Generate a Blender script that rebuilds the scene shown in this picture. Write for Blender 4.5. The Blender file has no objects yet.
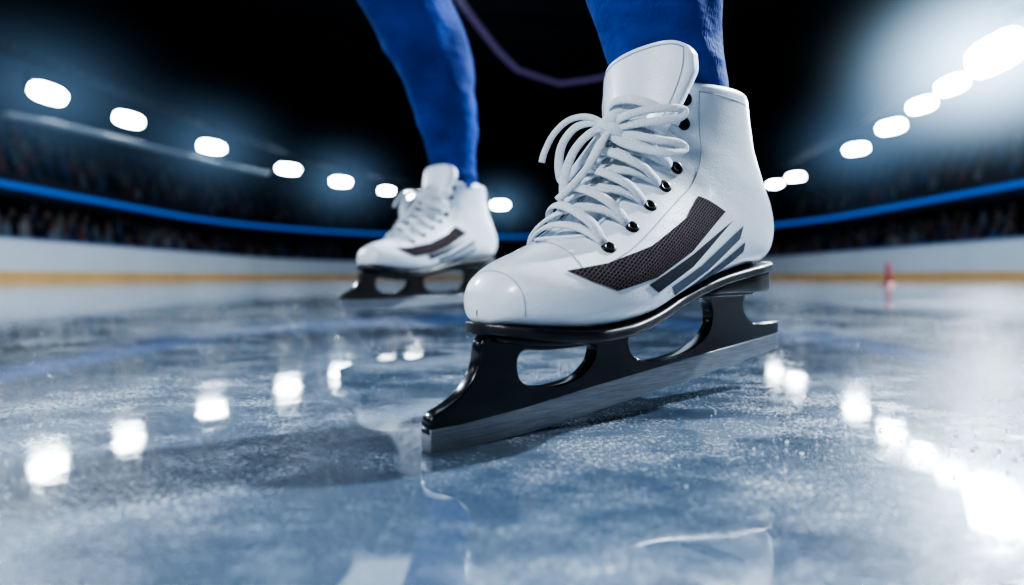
import bpy, bmesh, math, random
from mathutils import Vector, Matrix, Euler
from mathutils.bvhtree import BVHTree
random.seed(7)
scene=bpy.context.scene
col=scene.collection

# ---------------------------------------------------------------- helpers
def link(o,parent=None):
    col.objects.link(o)
    if parent: o.parent=parent
    return o
def mesh_obj(name,verts,faces,mat=None,parent=None,smooth=True):
    me=bpy.data.meshes.new(name)
    me.from_pydata([tuple(v) for v in verts],[],faces); me.update()
    if smooth:
        for p in me.polygons: p.use_smooth=True
    if mat: me.materials.append(mat)
    return link(bpy.data.objects.new(name,me),parent)
def empty(name,loc=(0,0,0),rot=(0,0,0)):
    e=bpy.data.objects.new(name,None); e.location=loc; e.rotation_euler=rot
    e.empty_display_size=.1
    return link(e)
def crom(pts,t,closed=False):
    n=len(pts)
    if closed:
        i=int(math.floor(t))%n; f=t-math.floor(t)
        g=lambda k:pts[k%n]
    else:
        t=max(0,min(n-1,t)); i=min(int(t),n-2); f=t-i
        g=lambda k:pts[max(0,min(n-1,k))]
    a,b,c,d=g(i-1),g(i),g(i+1),g(i+2)
    return tuple(.5*((2*q)+(-p+r)*f+(2*p-5*q+4*r-s)*f*f+(-p+3*q-3*r+s)*f**3) for p,q,r,s in zip(a,b,c,d))
def lerp_l(pts,t):
    t=max(0,min(len(pts)-1,t)); i=min(int(t),len(pts)-2); f=t-i
    return pts[i]*(1-f)+pts[i+1]*f
def smooth01(x):
    x=max(0,min(1,x)); return x*x*(3-2*x)

class NT:
    def __init__(s,name,vol=False):
        s.m=bpy.data.materials.new(name); s.m.use_nodes=True
        s.t=s.m.node_tree; s.n=s.t.nodes; s.l=s.t.links
        s.out=s.n['Material Output']; s.b=s.n['Principled BSDF']
    def add(s,typ,**kw):
        nd=s.n.new(typ)
        for k,v in kw.items():
            if k.startswith('i_'):
                nd.inputs[k[2:].replace('_',' ')].default_value=v
            else: setattr(nd,k,v)
        return nd
    def ramp(s,src,stops):
        r=s.n.new('ShaderNodeValToRGB'); e=r.color_ramp.elements
        e[0].position,e[0].color=stops[0][0],stops[0][1]
        e[1].position,e[1].color=stops[-1][0],stops[-1][1]
        for p,c in stops[1:-1]:
            x=e.new(p); x.color=c
        s.l.new(src,r.inputs[0]); return r.outputs[0]
    def coord(s,scale=(1,1,1),rot=(0,0,0)):
        tc=s.n.new('ShaderNodeTexCoord'); mp=s.n.new('ShaderNodeMapping')
        mp.inputs['Scale'].default_value=scale; mp.inputs['Rotation'].default_value=rot
        s.l.new(tc.outputs['Object'],mp.inputs[0]); return mp.outputs[0]
    def noise(s,vec,scale,detail=4,rough=.5):
        nd=s.n.new('ShaderNodeTexNoise'); nd.inputs['Scale'].default_value=scale
        nd.inputs['Detail'].default_value=detail; nd.inputs['Roughness'].default_value=rough
        s.l.new(vec,nd.inputs['Vector']); return nd.outputs['Fac']
    def math(s,op,a,b=None,clamp=False):
        nd=s.n.new('ShaderNodeMath'); nd.operation=op; nd.use_clamp=clamp
        for i,x in enumerate((a,b)):
            if x is None: continue
            if isinstance(x,(int,float)): nd.inputs[i].default_value=x
            else: s.l.new(x,nd.inputs[i])
        return nd.outputs[0]
    def bump(s,h,strength,dist,target=None):
        nd=s.n.new('ShaderNodeBump'); nd.inputs['Strength'].default_value=strength
        nd.inputs['Distance'].default_value=dist
        s.l.new(h,nd.inputs['Height']); s.l.new(nd.outputs[0],s.b.inputs[target or 'Normal']); return nd
def g(v): return (v,v,v,1)
def simple(name,c,rough=.5,metal=0,coat=0,noise_scale=None,var=.1,bump=None,spec=.5):
    k=NT(name); b=k.b
    b.inputs['Roughness'].default_value=rough; b.inputs['Metallic'].default_value=metal
    b.inputs['Coat Weight'].default_value=coat; b.inputs['Coat Roughness'].default_value=.1
    b.inputs['Specular IOR Level'].default_value=spec
    if noise_scale:
        v=k.coord(); nz=k.noise(v,noise_scale,5)
        k.l.new(k.ramp(nz,[(.3,tuple(x*(1-var) for x in c)+(1,)),(.7,tuple(min(1,x*(1+var)) for x in c)+(1,))]),b.inputs['Base Color'])
        if bump: k.bump(nz,bump[0],bump[1])
    else: b.inputs['Base Color'].default_value=tuple(c)+(1,)
    return k.m
def emis(name,c,st,base=(.02,.02,.02)):
    k=NT(name); k.b.inputs['Base Color'].default_value=tuple(base)+(1,)
    k.b.inputs['Emission Color'].default_value=tuple(c)+(1,); k.b.inputs['Emission Strength'].default_value=st
    return k.m

# ---------------------------------------------------------------- materials
def m_leather():
    k=NT('white_leather'); v=k.coord()
    vo=k.add('ShaderNodeTexVoronoi',i_Scale=900.0); k.l.new(v,vo.inputs['Vector'])
    n=k.noise(v,40,4); cre=k.noise(k.coord((.6,1,1.5),(0,.5,0)),26,3,.6)
    k.l.new(k.ramp(n,[(.3,(.74,.81,.89,1)),(.7,(.81,.87,.93,1))]),k.b.inputs['Base Color'])
    k.b.inputs['Roughness'].default_value=.4
    k.b.inputs['Coat Weight'].default_value=.4; k.b.inputs['Coat Roughness'].default_value=.13
    h=k.math('ADD',k.math('MULTIPLY',vo.outputs['Distance'],.5),n)
    h=k.math('ADD',h,k.math('MULTIPLY',cre,3.0))
    k.bump(h,.22,.0009); return k.m
def m_weave():
    k=NT('carbon_weave_patch')
    ch=k.add('ShaderNodeTexBrick'); k.l.new(k.coord((1,1,1),(math.radians(90),0,math.radians(35))),ch.inputs['Vector'])
    ch.inputs['Scale'].default_value=200; ch.inputs['Mortar Size'].default_value=.022
    ch.inputs['Color1'].default_value=(.008,.004,.006,1); ch.inputs['Color2'].default_value=(.022,.012,.016,1)
    ch.inputs['Mortar'].default_value=(.16,.13,.15,1)
    ch.inputs['Brick Width'].default_value=.5; ch.inputs['Row Height'].default_value=.3
    k.l.new(ch.outputs['Color'],k.b.inputs['Base Color']); k.b.inputs['Roughness'].default_value=.8
    k.b.inputs['Specular IOR Level'].default_value=.08
    return k.m
def m_steel():
    k=NT('brushed_steel'); v=k.coord((1,1,30),(0,math.radians(-6),0))
    n=k.noise(v,60,6,.7)
    k.l.new(k.ramp(n,[(.3,(.14,.16,.19,1)),(.7,(.38,.42,.48,1))]),k.b.inputs['Base Color'])
    k.b.inputs['Metallic'].default_value=.6
    k.l.new(k.ramp(n,[(.3,g(.32)),(.7,g(.55))]),k.b.inputs['Roughness'])
    k.bump(n,.35,.0006); return k.m
def m_fabric(name,c1,c2):
    k=NT(name); v=k.coord()
    n=k.noise(v,14,5); w=k.noise(k.coord((1,1,.35)),900,2)
    k.l.new(k.ramp(n,[(.3,c1),(.7,c2)]),k.b.inputs['Base Color'])
    k.b.inputs['Roughness'].default_value=.8; k.b.inputs['Specular IOR Level'].default_value=.25
    k.b.inputs['Sheen Weight'].default_value=.1; k.b.inputs['Sheen Tint'].default_value=(.3,.5,1,1)
    h=k.math('ADD',k.math('MULTIPLY',w,.08),k.noise(k.coord((1,1,2.2),(.3,.2,0)),18,3))
    k.bump(h,.8,.010); return k.m
def m_lace():
    k=NT('lace_cotton'); v=k.coord()
    n=k.noise(v,1400,2)
    k.l.new(k.ramp(n,[(.3,(.55,.61,.68,1)),(.7,(.84,.88,.93,1))]),k.b.inputs['Base Color'])
    k.b.inputs['Roughness'].default_value=.8; k.bump(n,.8,.0006); return k.m
def m_ice():
    k=NT('ice')
    v=k.coord()
    big=k.noise(v,2.6,5,.6); mid=k.noise(k.coord((1,1.5,1),(0,0,.5)),16,7,.7)
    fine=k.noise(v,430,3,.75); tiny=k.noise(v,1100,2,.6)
    scr=k.noise(k.coord((70,1.1,1),(0,0,.95)),6,4,.6); scr2=k.noise(k.coord((55,.9,1),(0,0,-.5)),7,4,.6)
    fm=k.math('ADD',k.math('MULTIPLY',big,.5),k.math('MULTIPLY',mid,.5))
    frost=k.ramp(fm,[(.45,g(0)),(.57,g(1))])
    scm=k.math('MAXIMUM',k.ramp(scr,[(.62,g(0)),(.72,g(1))]),k.ramp(scr2,[(.64,g(0)),(.74,g(1))]))
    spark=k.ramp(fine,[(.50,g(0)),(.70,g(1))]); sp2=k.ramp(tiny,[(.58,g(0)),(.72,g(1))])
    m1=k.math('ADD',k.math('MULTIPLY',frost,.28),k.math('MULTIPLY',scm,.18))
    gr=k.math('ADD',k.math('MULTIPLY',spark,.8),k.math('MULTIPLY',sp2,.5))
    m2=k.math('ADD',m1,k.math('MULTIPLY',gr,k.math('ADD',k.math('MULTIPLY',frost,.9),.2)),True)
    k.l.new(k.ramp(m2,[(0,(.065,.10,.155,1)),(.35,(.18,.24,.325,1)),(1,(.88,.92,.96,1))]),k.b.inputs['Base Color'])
    k.l.new(k.ramp(m2,[(0,g(.10)),(.35,g(.25)),(1,g(.5))]),k.b.inputs['Roughness'])
    k.b.inputs['IOR'].default_value=1.33
    # film of melt water: clear, mirror-like, almost flat
    k.l.new(k.ramp(m2,[(0,g(1)),(1,g(.8))]),k.b.inputs['Coat Weight'])
    k.b.inputs['Coat IOR'].default_value=2.15
    k.l.new(k.ramp(fm,[(.42,g(.015)),(.64,g(.085))]),k.b.inputs['Coat Roughness'])
    wav=k.noise(k.coord((1,1,1)),18,2,.5)
    k.bump(k.math('ADD',wav,k.math('MULTIPLY',m2,.05)),.15,.0012,'Coat Normal')
    h=k.math('ADD',k.math('MULTIPLY',m2,.6),k.math('MULTIPLY',fine,.5))
    h=k.math('ADD',h,k.math('MULTIPLY',mid,.8))
    k.bump(h,.5,.0010); return k.m
M_le=m_leather(); M_weave=m_weave(); M_steel=m_steel(); M_lace=m_lace(); M_ice=m_ice()
M_blue=m_fabric('blue_stretch_fabric',(.003,.024,.17,1),(.008,.055,.33,1))
M_black=simple('black_gloss_holder',(.010,.012,.018),.25,.3,.6,60,.3)
M_sole=simple('black_sole',(.010,.011,.016),.42,0,.2,80,.3)
M_eye=simple('black_eyelet_metal',(.010,.010,.013),.35,.5,.1)
M_st=simple('grey_stripe_vinyl',(.022,.028,.045),.7,0,0,60,.2,None,.12)
M_st2=simple('light_grey_stripe_vinyl',(.085,.11,.155),.7,0,0,60,.2,None,.12)
M_seam=simple('seam_thread',(.36,.41,.48),.7)

# ---------------------------------------------------------------- skate model (local: x toe->heel, y = -w, z up)
SEC=[ # Tu,Tv,Bu,Bv,w
(.0285,.0640,.0285,.0610,.0005),
(.0289,.0695,.0297,.0582,.0080),
(.0305,.0750,.0325,.0565,.0158),
(.0360,.0825,.0395,.0555,.0244),
(.0455,.0885,.0510,.0540,.0320),
(.0600,.0945,.0700,.0530,.0386),
(.0750,.1010,.0950,.0545,.0420),
(.0880,.1090,.1200,.0590,.0425),
(.0995,.1180,.1500,.0685,.0410),
(.1090,.1275,.1850,.0780,.0385),
(.1170,.1370,.2230,.0855,.0360),
(.1240,.1470,.2560,.0905,.0345),
(.1300,.1560,.2710,.1010,.0335),
(.1355,.1650,.2735,.1180,.0325),
(.1400,.1740,.2620,.1400,.0312),
(.1440,.1830,.2500,.1620,.0310),
(.1465,.1905,.2400,.1945,.0320)]
NS=len(SEC)-1
NB=[2.3,2.4,2.5,2.7,2.9,3.2,3.4,3.5,3.4,3.3,3.1,2.9,2.6,2.4,2.3,2.2,2.2]
NTp=[2.1,2.1,2.1,2.1,2.1,2.05,2.0,1.95,1.9,1.85,1.85,1.9,1.95,2.0,2.1,2.15,2.2]
def L(u,w,v): return Vector((u,-w,v))
def S(t,th,off=0.0,recess=True):
    if off:
        p=S(t,th,0,recess); e=.01
        a=S(min(NS,t+e),th,0,False)-S(max(0,t-e),th,0,False)
        b=S(t,th+e,0,False)-S(t,th-e,0,False)
        n=a.cross(b).normalized()
        c=S(t,th+math.pi,0,False) if abs(th)>.2 else S(t,math.pi,0,False)
        if n.dot(p-c)<0: n=-n
        return p+n*off
    Tu,Tv,Bu,Bv,w=crom(SEC,t); nb=lerp_l(NB,t); nt=lerp_l(NTp,t)
    w=max(w,.0005)
    c,s=math.cos(th),math.sin(th)
    n=nt if c>0 else nb
    a=(1-math.copysign(abs(c)**(2/n),c))/2
    lat=w*math.copysign(abs(s)**(2/n),s)
    k=lerp_l([0,0,.02,.05,.08,.1,.1,.08,.05,.02,0,0,0,0,0,0,0],t)
    a=a+k*math.sin(math.pi*a)
    T=Vector((Tu,0,Tv)); B=Vector((Bu,0,Bv))
    p=T+(B-T)*a; p.y=-lat
    if recess:
        thw=.44*smooth01((t-5.2)/1.2)
        if thw>0:
            x=abs(math.atan2(s,c))
            d=.0032*smooth01((t-5.2)/.8)*(1-smooth01((x-thw+.06)/.06))
            p+=(B-T).normalized()*d
    return p
def build_shell():
    NU,NV=150,120
    vs=[];fs=[]
    ts=[]
    for i in range(NU+1):
        f=i/NU
        ts.append(NS*(f if f>.2 else f*f/.2*.6+f*.4))
    for t in ts:
        for j in range(NV): vs.append(S(t,-math.pi+2*math.pi*j/NV))
    cen=Vector((.193,0,.1925))
    for sc,dz in ((.985,.0022),(.95,.0034),(.91,.0022),(.885,-.002),(.87,-.012),(.86,-.05)):
        for j in range(NV):
            p=S(NS,-math.pi+2*math.pi*j/NV)
            q=cen+(p-cen)*sc; q.z=p.z+dz; vs.append(q)
    rows=len(vs)//NV
    for i in range(rows-1):
        for j in range(NV):
            a=i*NV+j; b=i*NV+(j+1)%NV
            fs.append((a,a+NV,b+NV,b))
    return vs,fs
def sweep(path,ups,rw,rh,nseg=10,closed=False):
    vs=[];fs=[];n=len(path)
    for i,p in enumerate(path):
        if closed: tg=(path[(i+1)%n]-path[i-1]).normalized()
        else: tg=(path[min(n-1,i+1)]-path[max(0,i-1)]).normalized()
        up=ups[i] if isinstance(ups,list) else ups
        side=tg.cross(up)
        side=side.normalized() if side.length>1e-6 else Vector((1,0,0))
        up2=side.cross(tg).normalized()
        for j in range(nseg):
            a=2*math.pi*j/nseg
            vs.append(p+side*(rw*math.cos(a))+up2*(rh*math.sin(a)))
    for i in range(n if closed else n-1):
        for j in range(nseg):
            a=i*nseg+j;b=i*nseg+(j+1)%nseg;o=((i+1)%n)*nseg
            fs.append((a,b,o+(j+1)%nseg,o+j))
    if not closed:
        fs.append(tuple(range(nseg))[::-1]); fs.append(tuple((n-1)*nseg+j for j in range(nseg)))
    return vs,fs
def merge(parts):
    V=[];F=[]
    for v,f in parts:
        o=len(V); V+=list(v); F+=[tuple(i+o for i in x) for x in f]
    return V,F
def outline_extrude(name,splines,half,bevel,mat):
    cu=bpy.data.curves.new(name+'_c','CURVE'); cu.dimensions='2D'; cu.fill_mode='BOTH'
    cu.extrude=half-bevel; cu.bevel_depth=bevel; cu.bevel_resolution=2
    for pts in splines:
        sp=cu.splines.new('POLY'); sp.points.add(len(pts)-1); sp.use_cyclic_u=True
        for i,(x,y) in enumerate(pts): sp.points[i].co=(x,y,0,1)
    o=bpy.data.objects.new(name+'_t',cu); col.objects.link(o)
    dg=bpy.context.evaluated_depsgraph_get()
    me=bpy.data.meshes.new_from_object(o.evaluated_get(dg))
    bpy.data.objects.remove(o)
    me.transform(Matrix.Rotation(math.radians(90),4,'X'))
    me.materials.clear(); me.materials.append(mat); me.name=name
    return me
def samp(pts,k=6,closed=True):
    n=len(pts)
    if closed: return [crom(pts,i/k,True) for i in range(n*k)]
    return [crom(pts,i/k) for i in range((n-1)*k+1)]

SK=[]
def part(name,vf,mat,smooth=True):
    v,f=vf
    me=bpy.data.meshes.new(name); me.from_pydata([tuple(x) for x in v],[],f); me.update()
    bm=bmesh.new(); bm.from_mesh(me); bmesh.ops.recalc_face_normals(bm,faces=bm.faces); bm.to_mesh(me); bm.free()
    for p in me.polygons: p.use_smooth=smooth
    me.materials.append(mat); SK.append((name,me)); return me
sv,sf=build_shell()
part('boot_upper',(sv,sf),M_le)
bvh=BVHTree.FromPolygons([tuple(v) for v in sv],sf)

PLH=[(.026,0),(.028,.0095),(.033,.0175),(.042,.0265),(.057,.0345),(.077,.0395),(.097,.0405),(.12,.0375),(.15,.0320),(.18,.0290),(.21,.0290),(.238,.0290),(.256,.025),(.266,.0175),(.2725,.008),(.275,0)]
def plan_half(u):
    P=PLH
    for i in range(len(P)-1):
        if P[i][0]<=u<=P[i+1][0]:
            f=(u-P[i][0])/(P[i+1][0]-P[i][0])
            if i==0: f=math.sqrt(f)
            if i==len(P)-2: f=1-math.sqrt(1-f)
            return P[i][1]*(1-f)+P[i+1][1]*f
    return 0
BOT=[(.022,.0575),(.05,.0545),(.08,.0535),(.115,.0585),(.158,.0705),(.20,.0805),(.255,.0885),(.281,.0905)]
def botv(u):
    for i in range(len(BOT)-1):
        if BOT[i][0]<=u<=BOT[i+1][0]:
            t=i+(u-BOT[i][0])/(BOT[i+1][0]-BOT[i][0])
            return crom(BOT,t)[1]
    return BOT[-1][1]
us=[.026+ (.275-.026)*(0.5-0.5*math.cos(math.pi*i/110)) for i in range(111)]
def loft_plan(us,top,bot,wf,bev=.0012):
    vs=[];fs=[]
    for u in us:
        h=max(wf(u),.0004); a=top(u); b=bot(u); be=min(bev,h*.5)
        ring=[(-h+be,a),(-h,a-bev),(-h,b+bev),(-h+be,b),(h-be,b),(h,b+bev),(h,a-bev),(h-be,a)]
        for w,v in ring: vs.append(L(u,w,v))
    n=len(us)
    for i in range(n-1):
        for j in range(8):
            a=i*8+j;b=i*8+(j+1)%8
            fs.append((a,b,b+8,a+8))
    fs.append(tuple(range(8))); fs.append(tuple((n-1)*8+j for j in range(8)))
    return vs,fs
part('outsole',loft_plan(us,lambda u:botv(u)+.001,lambda u:botv(u)-.0048,plan_half),M_sole)
hu=[.180+(.272-.180)*(0.5-0.5*math.cos(math.pi*i/30)) for i in range(31)]
def hbot(u): return min(.0690+(u-.176)*.015, botv(u)-.0065)
def heelw(u):
    e=min(1,(.2725-u)/.03)
    return (plan_half(.245)*.92*math.sqrt(max(0,1-(1-e)**2))) if u>.2425 else plan_half(u)*.92*min(1,.45+(u-.180)/.012)
part('heel_stack',loft_plan(hu,lambda u:botv(u)-.0045,hbot,heelw),M_sole)
part('toe_plate',loft_plan([.036+.1*i/20 for i in range(21)],lambda u:botv(u)-.0045,lambda u:botv(u)-.0080,lambda u:.020*math.sqrt(max(.02,1-((u-.086)/.052)**4)),.0008),M_black)
part('heel_plate',loft_plan([.188+.07*i/20 for i in range(21)],lambda u:.0705+(u-.176)*.015,lambda u:.0665+(u-.176)*.015,lambda u:.018*math.sqrt(max(.02,1-((u-.223)/.037)**4)),.0008),M_black)
outer=[(.001,.0095),(.001,.0130),(.003,.0165),(.010,.0195),(.0195,.0255),(.0270,.036),(.0315,.0505),(.05,.0485),(.08,.047),(.115,.052),(.158,.0645),(.18,.070),(.21,.072),(.2545,.072),(.2535,.0625),(.2555,.0540),(.263,.0480),(.2735,.0448),(.299,.0455),(.3010,.0440),(.3005,.0362),(.2,.0272),(.109,.0185),(.052,.0122),(.0165,.0096)]
ou=[]
idx_smooth=set(list(range(1,6))+list(range(13,17)))
for i in range(len(outer)):
    if i in idx_smooth:
        for j in range(5): ou.append(crom(outer,i+j/5,True))
    else: ou.append(outer[i])
hole1=samp([(.0500,.0395),(.0500,.0315),(.0535,.0258),(.0620,.0226),(.0760,.0218),(.0920,.0242),(.1030,.0310),(.1070,.0385),(.1050,.0432),(.0900,.0425),(.0700,.0425),(.0555,.0434)])
hole2=samp([(.1325,.0460),(.1330,.0385),(.1385,.0318),(.1530,.0278),(.1820,.0302),(.2060,.0375),(.2165,.0480),(.2170,.0590),(.2110,.0652),(.1930,.0655),(.1680,.0605),(.1450,.0540),(.1350,.0505)])
SK.append(('blade_holder',outline_extrude('blade_holder',[ou,hole1,hole2],.0042,.0009,M_black)))
run=[(.0008,.0105),(.0008,.0006),(.002,0),(.022,0),(.045,.0006),(.075,.0024),(.109,.0058),(.15,.0098),(.185,.0135),(.225,.0180),(.2505,.0210),(.285,.0248),(.3000,.0268),(.3014,.0285),(.3014,.0372),(.2,.0282),(.109,.0195),(.052,.0132),(.0165,.0106)]
SK.append(('blade_runner',outline_extrude('blade_runner',[run],.0044,.0005,M_steel)))

def build_tongue():
    C=[(.1230,.140,.015),(.1295,.155,.020),(.1355,.172,.027),(.1385,.188,.0325),(.1400,.202,.0352),(.1405,.2145,.0355)]
    vs=[];fs=[];NA,NBk=40,32
    def pt(i,j,th):
        s=i/NA*(len(C)-1); u,v,h=crom(C,s); l=-1+2*j/NBk
        vtop=.010*abs(l)**7*smooth01((i/NA-.5)/.5)
        return L(u+.012*l*l*(h/.036)+th-(.0015*math.cos(l*1.5)),h*l*(1-.04*(abs(l)**6)*smooth01((i/NA-.7)/.3)),v-vtop+ .002*l)
    for th in (0,.0055):
        for i in range(NA+1):
            for j in range(NBk+1): vs.append(pt(i,j,th))
    W=NBk+1; O=(NA+1)*W
    for i in range(NA):
        for j in range(NBk):
            a=i*W+j
            fs.append((a,a+1,a+W+1,a+W)); fs.append((O+a,O+a+W,O+a+W+1,O+a+1))
    for i in range(NA):
        a=i*W; fs.append((a,a+W,O+a+W,O+a)); a=i*W+NBk; fs.append((a,O+a,O+a+W,a+W))
    for j in range(NBk):
        a=NA*W+j; fs.append((a,a+1,O+a+1,O+a)); a=j; fs.append((a,O+a,O+a+1,a+1))
    rim=[pt(i,2,0) for i in range(8,NA-2)]+[pt(NA-2,j,0) for j in range(2,NBk-1)]+[pt(i,NBk-2,0) for i in range(NA-2,8,-1)]
    return (vs,fs),rim
tg,rim=build_tongue()
part('tongue',tg,M_le)
part('tongue_stitching',sweep([p+Vector((-.0001,0,0)) for p in rim],Vector((-1,0,0)),.0004,.0003,6),M_seam)

NE=8; TE=[6.5+ (15.35-6.5)*i/(NE-1) for i in range(NE)]; THE=.68
def eyelet(p,n,R=.0038,r=.0012):
    z=n.normalized(); x=z.orthogonal().normalized(); y=z.cross(x)
    vs=[];fs=[];A,B=20,8
    for i in range(A):
        a=2*math.pi*i/A; d=x*math.cos(a)+y*math.sin(a)
        for j in range(B):
            b=2*math.pi*j/B; vs.append(p+d*(R-r+r*math.cos(b)*1.2)+z*(r*math.sin(b)*.7))
    for i in range(A):
        for j in range(B):
            fs.append((i*B+j,((i+1)%A)*B+j,((i+1)%A)*B+(j+1)%B,i*B+(j+1)%B))
    o=len(vs)
    for i in range(A):
        a=2*math.pi*i/A; vs.append(p+(x*math.cos(a)+y*math.sin(a))*(R-r)+z*.0001)
    fs.append(tuple(range(o,o+A)))
    return vs,fs
ps=[]
for i,t in enumerate(TE):
    for s in (-1,1):
        th=s*(THE+.15); p=S(t,th,.0002); q=S(t,th,.002); ps.append(eyelet(p,q-p))
part('eyelets',merge(ps),M_eye)

ps=[]
def surf_line(fn,n,off=.0003):
    pts=[];ups=[]
    for i in range(n+1):
        t,th=fn(i/n); a=S(t,th,off,False); pts.append(a); ups.append((S(t,th,off+.002,False)-a).normalized())
    return pts,ups
for s in (-1,1):
    pts,up=surf_line(lambda f:(5.9+(NS-5.95)*f,s*(.47 if f>.05 else .47*math.sqrt(f/.05))),120,.0002)
    ps.append(sweep(pts,up,.0012,.0009,8))
part('facing_piping',merge(ps),M_le)
ps=[]
for s in (-1,1):
    pts,up=surf_line(lambda f:(5.6+(NS-5.8)*f,s*(1.04+.0*f)),160,.0001); ps.append(sweep(pts,up,.00035,.0002,6))
    pts,up=surf_line(lambda f:(NS-.25,s*(1.04+(math.pi-1.04)*f)),80,.0001); ps.append(sweep(pts,up,.00035,.0002,6))
pts,up=surf_line(lambda f:(3.05,-1.95+3.9*f),120,.0001); ps.append(sweep(pts,up,.00025,.00015,6))
pts,up=surf_line(lambda f:(5.6-.35*abs(2*f-1),-1.04+2.08*f),40,.0001); ps.append(sweep(pts,up,.00035,.0002,6))
part('seams',merge(ps),M_seam)

# laces
ps=[]
RW=.0031
def lace_path(i,j,s,h,bul):
    pts=[];ups=[]
    N=22
    for k in range(N+1):
        f=k/N; th=s*(THE+.08)*(-1+2*f); t=TE[i]+(TE[j]-TE[i])*smooth01(f)
        o=.0004+h*min(1,math.sin(math.pi*f)*2.2)+bul*math.sin(math.pi*f)
        a=S(t,th,o,False); pts.append(a); ups.append((S(t,th,o+.003,False)-a).normalized())
    return sweep(pts,ups,RW,.0013,10)
for i in range(NE-1):
    ps.append(lace_path(i,i+1,1,.0022,.0040)); ps.append(lace_path(i,i+1,-1,.0050,.0050))
for i in range(0,NE):
    ps.append(lace_path(i,i,1,.0012,.0020))
FACE=Vector((-.62,-.45,.25))
def free_lace(P,rw=.0028,up=FACE,rh=.0013):
    pts=[Vector(p) for p in [ (u,-w,v) for u,w,v in samp(P,10,False)]]
    return sweep(pts,up,rw,rh,10)
K=(.1225,.000,.166)
ps.append(free_lace([(.135,-.012,.171),(.1235,-.008,.171),(.1185,-.001,.1685),(.1195,.006,.164),(.128,.010,.160)],.0042,FACE,.002))
ps.append(free_lace([(.130,.008,.173),(.1205,.005,.172),(.1175,-.001,.166),(.1205,-.006,.161),(.128,-.009,.158)],.0040,FACE,.002))
ps.append(free_lace([K,(.118,-.010,.1705),(.114,-.021,.1690),(.111,-.029,.160),(.110,-.031,.148),(.111,-.029,.138),(.114,-.023,.143),(.118,-.013,.155),(.1215,-.004,.166)]))
ps.append(free_lace([K,(.114,-.006,.164),(.108,-.014,.155),(.104,-.018,.142),(.102,-.018,.129),(.104,-.014,.126),(.110,-.010,.138),(.116,-.006,.152),(.121,-.002,.165)]))
ps.append(free_lace([K,(.121,.010,.170),(.129,.021,.173),(.140,.029,.1745),(.147,.032,.1735),(.144,.0315,.169),(.135,.027,.167),(.126,.017,.166),(.120,.004,.165)]))
ps.append(free_lace([K,(.117,-.012,.174),(.112,-.024,.174),(.108,-.033,.167),(.105,-.038,.157),(.104,-.040,.150)],.0022))
ps.append(free_lace([K,(.112,.004,.157),(.102,.004,.143),(.093,.000,.131),(.086,-.006,.122)],.0024))
ps.append(free_lace([(.121,0,.166),(.125,.014,.160),(.134,.026,.156),(.143,.031,.155),(.147,.0325,.152),(.141,.0325,.149),(.132,.028,.149),(.122,.013,.154),(.118,.002,.162)]))
part('laces',merge(ps),M_lace)

def decal(poly,off,side):
    bm=bmesh.new()
    vs=[bm.verts.new((u,0,v)) for u,v in poly]
    f=bm.faces.new(vs); bmesh.ops.triangulate(bm,faces=[f])
    lo_u=min(p[0] for p in poly);hi_u=max(p[0] for p in poly);lo_v=min(p[1] for p in poly);hi_v=max(p[1] for p in poly)
    x=lo_u+.002
    while x<hi_u:
        bmesh.ops.bisect_plane(bm,geom=bm.verts[:]+bm.edges[:]+bm.faces[:],plane_co=(x,0,0),plane_no=(1,0,0)); x+=.002
    z=lo_v+.002
    while z<hi_v:
        bmesh.ops.bisect_plane(bm,geom=bm.verts[:]+bm.edges[:]+bm.faces[:],plane_co=(0,0,z),plane_no=(0,0,1)); z+=.002
    V=[]
    for v in bm.verts:
        o=Vector((v.co.x,-side*.09,v.co.z)); d=Vector((0,side,0))
        h=bvh.ray_cast(o,d)
        if h[0] is not None:
            n=h[1]; n=-n if n.dot(d)>0 else n
            V.append(h[0]+n*off)
        else: V.append(Vector((v.co.x,-side*.02,v.co.z)))
    bm.verts.index_update()
    F=[tuple(v.index for v in f.verts) for f in bm.faces]
    bm.free(); return V,F
patch=[(.0587,.0825),(.0685,.0775),(.0823,.0730),(.1109,.0795),(.1449,.0939),(.1840,.1187),(.1785,.1205),(.1740,.1195),(.1690,.1245),(.1665,.1200),(.1608,.1265),(.1449,.1127),(.1109,.0956),(.0809,.0863)]
st2=[(.1040,.0758),(.1120,.0718),(.1449,.0855),(.192,.1140),(.1449,.0922)]
st3=[(.124,.0745),(.1305,.0700),(.1636,.0838),(.1990,.1030),(.2035,.1115),(.1541,.0862)]
st4=[(.1449,.0712),(.1523,.0692),(.1786,.0815),(.2060,.0955),(.2060,.1015),(.1685,.0828)]
part('weave_patch',merge([decal(patch,.0005,s) for s in (1,-1)]),M_weave,False)
part('dark_stripes',merge([decal(p,.0005,s) for s in (1,-1) for p in (st2,)]),M_st,False)
part('light_stripes',merge([decal(p,.0005,s) for s in (1,-1) for p in (st3,st4)]),M_st2,False)

def place_skate(loc,rot):
    e=empty('figure_skate',loc,rot)
    for nm,me in SK:
        o=bpy.data.objects.new(nm,me); link(o,e)
    return e
L1=(-.0395,.2727,.0002); R1=(0,0,math.atan2(.6123,.7906))
L2=(-.2215,.77,.0410); R2=(0,math.radians(4.5),math.radians(48))
place_skate(L1,R1); place_skate(L2,R2)
def to_world(loc,rot,p): return Vector(loc)+Euler(rot).to_matrix()@Vector(p)
W1=lambda u,w,v: to_world(L1,R1,(u,-w,v))
W2=lambda u,w,v: to_world(L2,R2,(u,-w,v))

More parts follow.
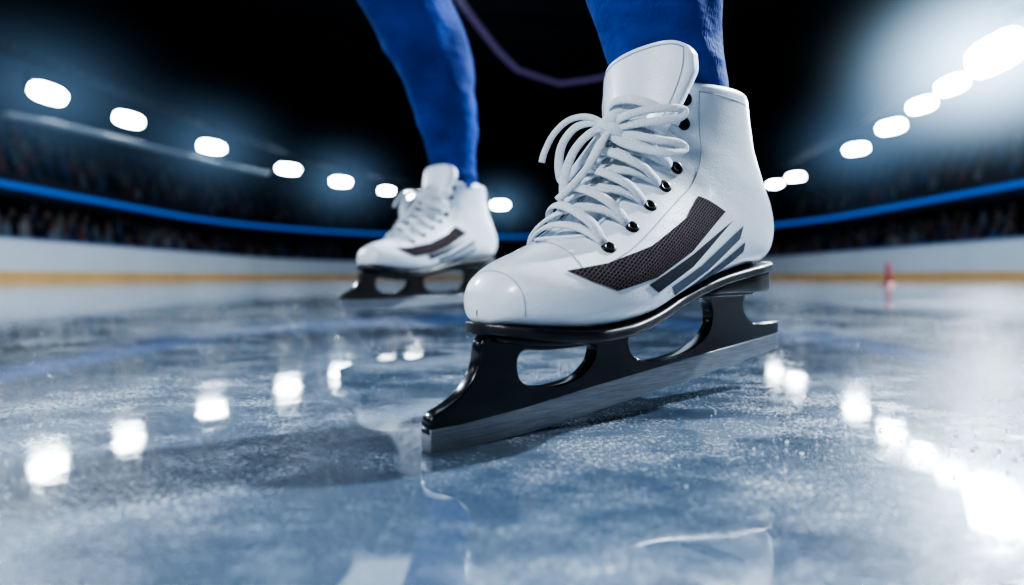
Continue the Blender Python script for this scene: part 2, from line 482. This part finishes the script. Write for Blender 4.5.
# ---------------------------------------------------------------- skater (legs and hips)
a1=W1(.196,0,.160); b1=W1(.189,0,.195); c1=W1(.175,-.004,.235); d1=W1(.157,-.009,.295)
k1=Vector((.014,.315,.53))
a2=W2(.198,0,.160); b2=W2(.190,0,.195); c2=W2(.180,-.004,.25)
k2=Vector((-.160,.77,.50))
hipA=Vector((.07,.68,.86)); hipB=Vector((-.07,.80,.86)); pel=Vector((0,.75,.90))
chain=[(pel,.12),(hipA,.105),(hipA.lerp(k1,.35),.088),(hipA.lerp(k1,.7),.068),(k1,.058),(k1.lerp(d1,.35)+Vector((.012,.012,0)),.056),(k1.lerp(d1,.7)+Vector((.006,.006,0)),.052),(d1,.0475),(c1,.0400),(b1,.0330),(a1,.030)]
n1=len(chain)
m=lambda f:k2.lerp(c2,f)
chain2=[(hipB,.105),(hipB.lerp(k2,.35),.09),(hipB.lerp(k2,.7),.078),(k2+Vector((-.005,-.01,0)),.072),(m(.22),.060),(m(.5)+Vector((.018,.02,0)),.058),(m(.75)+Vector((.008,.01,0)),.049),(c2,.040),(b2,.034),(a2,.030)]
waist=[(Vector((.0,.76,1.02)),.105),(Vector((.0,.76,1.12)),.10)]
V=[];E=[];R=[]
for p,r in chain: V.append(p);R.append(r)
for i in range(n1-1):E.append((i,i+1))
o=len(V)
for p,r in chain2: V.append(p);R.append(r)
E.append((0,o))
for i in range(len(chain2)-1):E.append((o+i,o+i+1))
o=len(V)
for p,r in waist: V.append(p);R.append(r)
E+=[(0,o),(o,o+1)]
me=bpy.data.meshes.new('ice_skater'); me.from_pydata([tuple(v) for v in V],E,[]); me.materials.append(M_blue)
sko=link(bpy.data.objects.new('ice_skater',me))
md=sko.modifiers.new('skin','SKIN'); md.use_smooth_shade=True
for i,r in enumerate(R): me.skin_vertices[0].data[i].radius=(r,r)
me.skin_vertices[0].data[0].use_root=True
md=sko.modifiers.new('sub','SUBSURF'); md.levels=4; md.render_levels=4
tx=bpy.data.textures.new('folds','CLOUDS'); tx.noise_scale=.05; tx.noise_depth=1
md=sko.modifiers.new('folds','DISPLACE'); md.texture=tx; md.strength=.011; md.mid_level=.5; md.texture_coords='LOCAL'

# ---------------------------------------------------------------- arena
def stadium(r,n=48):
    R=13+r; pts=[]
    for i in range(n+1):
        a=math.pi*i/n; pts.append((R*math.cos(a),30+R*math.sin(a)))
    for i in range(n+1):
        a=math.pi+math.pi*i/n; pts.append((R*math.cos(a),0+R*math.sin(a)))
    out=[]
    for i in range(len(pts)):
        p,q=pts[i],pts[(i+1)%len(pts)]; out.append(p)
        d=math.dist(p,q)
        if d>5:
            for k in range(1,12): out.append((p[0]+(q[0]-p[0])*k/12,p[1]+(q[1]-p[1])*k/12))
    return out
def ring_sweep(name,prof,mat,parent=None,smooth=False):
    vs=[];fs=[]
    base=[stadium(r) for r,z in prof]; n=len(base[0]); m_=len(prof)
    for k,(r,z) in enumerate(prof):
        for x,y in base[k]: vs.append((x,y,z))
    for k in range(m_-1):
        for i in range(n):
            a=k*n+i;b=k*n+(i+1)%n
            fs.append((a,b,(k+1)*n+(i+1)%n,(k+1)*n+i))
    return mesh_obj(name,vs,fs,mat,parent,smooth)
vs=[(x,y,0) for x,y in stadium(.05)]
mesh_obj('ice_floor',vs,[tuple(range(len(vs)))],M_ice,None,False)
M_board=simple('rink_board_white',(.62,.68,.75),.35,0,.3,.5,.06)
M_kick=simple('kick_strip_yellow',(.75,.45,.18),.4,0,.2,.8,.1)
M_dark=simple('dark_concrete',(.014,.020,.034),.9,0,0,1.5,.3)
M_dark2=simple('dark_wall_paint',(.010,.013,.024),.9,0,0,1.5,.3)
boards=empty('rink_boards')
ring_sweep('board_panels',[(0,.24),(0,1.05),(.0,1.08),(.12,1.08),(.12,0)],M_board,boards)
ring_sweep('kick_strip',[(-.02,0),(-.02,.24),(.02,.24)],M_kick,boards)
ring_sweep('cap_rail',[(-.03,1.08),(-.03,1.14),(.15,1.14),(.15,1.08)],simple('cap_rail_blue',(.10,.16,.3),.4,0,.2,3,.1),boards)
prof=[(.6,0),(.6,.6)]
r,z=.6,.6
low=[]
for i in range(4):
    prof.append((r+.75,z)); low.append((r+.45,z)); r+=.75; z+=.28; prof.append((r,z))
prof+= [(r+.9,z)]
stands=empty('grandstand')
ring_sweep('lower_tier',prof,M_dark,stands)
rb=r+.7
up=[(rb,2.85),(rb,3.70),(rb+.2,3.70),(rb+.2,3.4)]
r2,z2=rb+.3,3.4; upp=[]
for i in range(11):
    up.append((r2+.8,z2)); upp.append((r2+.45,z2)); r2+=.8; z2+=.42; up.append((r2,z2))
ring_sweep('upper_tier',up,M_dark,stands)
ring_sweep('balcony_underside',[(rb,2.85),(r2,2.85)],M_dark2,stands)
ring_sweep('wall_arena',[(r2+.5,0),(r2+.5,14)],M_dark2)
ceil=[(x,y,14) for x,y in stadium(r2+.6)]
mesh_obj('ceiling',ceil,[tuple(range(len(ceil)))],M_dark2,None,False)
ring_sweep('balcony_light_strip',[(rb-.03,3.15),(rb-.08,3.17),(rb-.08,3.34),(rb-.03,3.36)],emis('blue_led',(.02,.18,.85),.6))

cv=[];cf=[];cc=[]
def person(x,y,z,yaw,colr,sc):
    o=len(cv); c,s=math.cos(yaw),math.sin(yaw)
    def ad(lx,ly,lz): cv.append((x+(lx*c-ly*s)*sc,y+(lx*s+ly*c)*sc,z+lz*sc))
    rings=[(.17,.12,.0,.25),(.20,.14,.25,.12),(.17,.11,.55,0),(.21,.11,.78,0),(.07,.07,.88,0),(.10,.11,.98,-.01),(.10,.11,1.08,-.01),(.04,.05,1.16,0)]
    for rx,ry,rz,oy in rings:
        for k in range(6):
            a=k*math.pi/3; ad(rx*math.cos(a),ry*math.sin(a)+oy,rz)
    for i in range(len(rings)-1):
        for k in range(6):
            a=o+i*6+k;b=o+i*6+(k+1)%6
            cf.append((a,b,b+6,a+6)); cc.append(colr if i<4 else (.12,.09,.08,1) if i<6 else (.015,.015,.018,1))
    cf.append(tuple(o+(len(rings)-1)*6+k for k in range(6))); cc.append((.015,.015,.018,1))
def along(r,step):
    P=stadium(r); acc=0
    for i in range(len(P)):
        p,q=P[i],P[(i+1)%len(P)]; d=math.dist(p,q)
        if d<1e-6: continue
        while acc<d:
            f=acc/d; yield p[0]+(q[0]-p[0])*f,p[1]+(q[1]-p[1])*f,math.atan2(q[1]-p[1],q[0]-p[0]); acc+=step
        acc-=d
pal=[(.06,.08,.13,1),(.12,.14,.18,1),(.12,.05,.06,1),(.03,.04,.09,1),(.03,.07,.15,1),(.16,.16,.18,1),(.06,.04,.04,1),(.012,.018,.028,1)]
for (r_,z_),stp in [(p,.62) for p in low]+[(p,.85) for p in upp[:9]]:
    for x,y,yaw in along(r_,stp):
        if y<4 : continue
        if random.random()<.3: continue
        person(x+random.uniform(-.05,.05),y,z_,yaw,random.choice(pal),random.uniform(.85,1))
me=bpy.data.meshes.new('spectator_crowd'); me.from_pydata(cv,[],cf); me.update()
at=me.color_attributes.new('Col','FLOAT_COLOR','CORNER')
data=[]
for p,c in zip(me.polygons,cc):
    data+=list(c)*len(p.vertices)
at.data.foreach_set('color',data)
k=NT('spectator_clothes'); an=k.add('ShaderNodeAttribute',attribute_name='Col'); k.l.new(an.outputs['Color'],k.b.inputs['Base Color']); k.b.inputs['Roughness'].default_value=.9
k.b.inputs['Specular IOR Level'].default_value=.1
me.materials.append(k.m)
link(bpy.data.objects.new('spectator_crowd',me),stands)

# floodlights
lampsL=[(-13.9,18.0,1.1),(-13.4,21,.95),(-12.7,25.4,1.0),(-11.4,30.6,1.0),(-9.9,34.7,1.0),(-8.0,38.3,.8),(-6.6,40.2,.8),(-.9,45.8,1.1),(-14.2,12,1),(-14.2,6,1),(-14.2,0,1)]
lampsR=[(11.9,14.8,1.8),(12.6,17.2,1.0),(13.1,19.2,.9),(13.9,22,.95),(14.8,25.8,.9),(15.6,33.0,.8),(15.6,35.6,.7),(14.2,6,1),(14.2,0,1)]
M_lamp=emis('floodlight_lens',(.85,.94,1),55)
M_lampB=emis('floodlight_lens_bright',(.85,.94,1),120)
M_house=simple('floodlight_housing',(.03,.035,.045),.4,.6)
ZL=5.58
def haze_mat(name,c,st,p):  # lamp halo put in as volume emission fading outward, nothing scatters
    k=NT(name); k.n.remove(k.b)
    tc=k.n.new('ShaderNodeTexCoord'); ln=k.n.new('ShaderNodeVectorMath'); ln.operation='LENGTH'
    k.l.new(tc.outputs['Object'],ln.inputs[0])
    f=k.math('SUBTRACT',1.0,ln.outputs['Value'],True)
    f=k.math('POWER',f,p); f=k.math('MULTIPLY',f,st)
    em=k.n.new('ShaderNodeEmission'); em.inputs[0].default_value=c
    k.l.new(f,em.inputs[1]); k.l.new(em.outputs[0],k.out.inputs['Volume'])
    try: k.m.cycles.volume_step_rate=3.0
    except Exception: pass
    return k.m
HZ=haze_mat('emissive_haze',(.24,.43,.70,1),.13,3.2)
HZb=haze_mat('emissive_haze_bright',(.50,.72,.95,1),2.3,6.0)
def flood(x,y,s,hz=0,mat=HZ,lm=M_lamp):
    ang=math.atan2(16-y,0-x)
    e=empty('floodlight',(x,y,ZL),(0,0,ang-math.pi/2))
    w,h,d=.60*s,.24*s,.24
    N=28
    def ring(k,yy):
        o=[]
        for i in range(N):
            a=2*math.pi*i/N; c_,s_=math.cos(a),math.sin(a)
            o.append((w*k*math.copysign(abs(c_)**.7,c_),yy,h*k*math.copysign(abs(s_)**.7,s_)))
        return o
    rs=[ring(.55,-d),ring(.85,-d*.75),ring(1,-.03),ring(1,0),ring(.93,0),ring(.93,-.05)]
    vs=[p for q in rs for p in q]; fs=[tuple(range(N))]
    for i in range(len(rs)-1):
        for j in range(N):
            a=i*N+j;b=i*N+(j+1)%N; fs.append((a,b,b+N,a+N))
    o=mesh_obj('housing',vs,fs,M_house,e,False); o.rotation_euler=(math.radians(-20),0,0)
    lens=mesh_obj('lens',ring(.93,-.02),[tuple(range(N))],lm,e,False); lens.rotation_euler=(math.radians(-20),0,0)
    mesh_obj('yoke',*sweep([Vector((-w,-.05,0)),Vector((-w,-.05,h+.18)),Vector((w,-.05,h+.18)),Vector((w,-.05,0))],Vector((0,1,0)),.03,.03,6),M_house,e)
    if hz:
        bpy_m=bpy.data.meshes.new('haze_glow'); bm=bmesh.new(); bmesh.ops.create_icosphere(bm,subdivisions=2,radius=1.0); bm.to_mesh(bpy_m); bm.free()
        bpy_m.materials.append(mat); ho=link(bpy.data.objects.new('haze_glow',bpy_m),e); ho.scale=(hz,hz,hz*.75)
    return e
hzL={0:5.5,2:5.5,4:6,7:6}
hzR={2:5,4:5.5}
for i,(x,y,s) in enumerate(lampsL): flood(x,y,s,hzL.get(i,0))
for i,(x,y,s) in enumerate(lampsR):
    if i==0: flood(x,y,s,6.5,HZb,M_lampB)
    else: flood(x,y,s,hzR.get(i,0))
allp=sorted([(x,y) for x,y,s in lampsL],key=lambda p:p[1])
pr=[Vector((x-.1,y+.1,ZL+.75)) for x,y in allp]
def truss(name,P,mat,w=.3):
    parts=[]
    for dx,dz in ((0,0),(w,0),(0,w)):
        parts.append(sweep([p+Vector((dx,0,dz)) for p in P],Vector((0,0,1)),.035,.035,6))
    for a,b in zip(P[:-1],P[1:]):
        n=max(1,int((b-a).length/.6))
        for i in range(n):
            p=a.lerp(b,i/n); q=a.lerp(b,(i+1)/n)
            parts.append(sweep([p,q+Vector((0,0,w))],Vector((0,0,1)),.018,.018,4))
            parts.append(sweep([p+Vector((w,0,0)),q+Vector((0,0,w))],Vector((0,1,0)),.018,.018,4))
    v,f=merge(parts); return mesh_obj(name,v,f,mat)
M_truss=simple('truss_steel',(.06,.075,.10),.5,.5)
truss('lighting_truss',pr,M_truss)
pr2=[Vector((x+.1,y+.1,ZL+.95)) for x,y in sorted([(x,y) for x,y,s in lampsR],key=lambda p:p[1])]
truss('lighting_truss',pr2,M_truss)
cw=[Vector((-13.9,16.5,4.55)),Vector((-13.6,19.0,4.72)),Vector((-13.3,22,4.85)),Vector((-12.7,25.4,4.95)),Vector((-11.9,29,5.1))]
v,f=sweep(cw,Vector((0,0,1)),.25,.09,8); mesh_obj('catwalk',v,f,emis('catwalk_painted_light',(.45,.65,.85),.08,(.2,.24,.28)))  # faint emission stands in for light falling on the beam
ar=[Vector(p) for p in [(-4.2,21,13.2),(-2.25,26,12),(-.75,31,11.8),(.3,34.2,11.9),(1.6,35.8,12),(3.0,37,12),(5,36.4,12.1),(7.0,35.2,12.2),(10,33,12.6)]]
v,f=sweep(ar,Vector((0,0,1)),.15,.15,8); mesh_obj('roof_led_arc',v,f,emis('violet_led',(.38,.33,.8),.18))
v,f=sweep([Vector((4.4,37,12)),Vector((4.5,37,6))],Vector((0,1,0)),.06,.06,6); mesh_obj('hanging_cable_mast',v,f,M_truss)
for i,y in enumerate((8,16,24,32,40)):
    truss('roof_truss',[Vector((-20,y,13.0)),Vector((0,y,13.5)),Vector((20,y,13.0))],M_dark2,.45)

def lathe(prof,n=24):
    vs=[];fs=[]
    for r_,z_ in prof:
        for k in range(n):
            a=2*math.pi*k/n; vs.append((r_*math.cos(a),r_*math.sin(a),z_))
    for i in range(len(prof)-1):
        for k in range(n):
            a=i*n+k;b=i*n+(k+1)%n; fs.append((a,b,b+n,a+n))
    fs.append(tuple(range(n))[::-1]); fs.append(tuple((len(prof)-1)*n+k for k in range(n)))
    return vs,fs
M_red=simple('red_plastic',(.30,.03,.05),.4,0,.2,20,.1)
v,f=lathe([(.07,0),(.07,.012),(.025,.018),(.022,.05),(.020,.20),(.014,.21)])
mk=mesh_obj('slalom_marker',v,f,M_red); mk.location=(3.45,5.5,0)

vs=[];fs=[]
def chip(x,y,s):
    o=len(vs)
    for k in range(6):
        d=[(1,0,0),(-1,0,0),(0,1,0),(0,-1,0),(0,0,1),(0,0,-.6)][k]
        vs.append((x+s*(d[0]*random.uniform(.6,1.2)+random.uniform(-.3,.3)),y+s*(d[1]*random.uniform(.6,1.2)+random.uniform(-.3,.3)),s*.55+s*d[2]*random.uniform(.6,1.)))
    for a in ((0,2,4),(2,1,4),(1,3,4),(3,0,4),(2,0,5),(1,2,5),(3,1,5),(0,3,5)): fs.append(tuple(o+i for i in a))
for i in range(300):
    chip(random.gauss(.21,.05),random.gauss(.27,.05),abs(random.gauss(0,.00045))+.0002)
for i in range(600):
    chip(random.uniform(-.5,.5),random.uniform(.13,.9),abs(random.gauss(0,.00022))+.00012)
M_chip=simple('ice_chips',(.85,.92,1),.15,0,.3)
mesh_obj('ice_shavings',vs,fs,M_chip,None,False)

# ---------------------------------------------------------------- lights
def area(name,loc,target,size,power,c,sy=None):
    l=bpy.data.lights.new(name,'AREA'); l.size=size; l.energy=power; l.color=c
    if sy: l.shape='RECTANGLE'; l.size_y=sy
    o=bpy.data.objects.new(name,l); o.location=loc
    o.rotation_euler=(Vector(target)-Vector(loc)).to_track_quat('-Z','Y').to_euler(); link(o); return o
area('overhead_fill_light',(0,14,12.5),(0,14,0),14,1900,(.72,.87,1),sy=26)  # unseen panel added to light the ice softly from above
area('camera_side_key_light',(-1.7,-1.4,2.1),(.1,.4,.1),.6,74,(.88,.94,1))  # unseen key light added near the camera to brighten the boot
area('ceiling_spotlight',(7.8,4.5,6.4),(0,.3,.1),.35,2700,(.84,.93,1))
area('right_corner_floodlight',(11.6,14.5,5.5),(.1,.4,.1),.8,500,(.75,.88,1))
area('left_side_floodlight',(-9,9,6),(0,.6,.1),.8,500,(.75,.88,1))
wd=bpy.data.worlds.new('w'); scene.world=wd; wd.use_nodes=True
wd.node_tree.nodes['Background'].inputs[0].default_value=(.03,.07,.16,1); wd.node_tree.nodes['Background'].inputs[1].default_value=.4

# ---------------------------------------------------------------- camera
cd=bpy.data.cameras.new('camera'); cam=link(bpy.data.objects.new('camera',cd))
cd.sensor_width=36; cd.lens=36*600/1024; cd.shift_y=-15.5/1024
cam.location=(0,0,.08); cam.rotation_euler=(math.radians(90),0,0)
cd.clip_start=.01; cd.clip_end=200
cd.dof.use_dof=True; cd.dof.focus_distance=.34; cd.dof.aperture_fstop=4.0
scene.camera=cam
try: scene.view_settings.look='AgX - High Contrast'
except Exception: pass
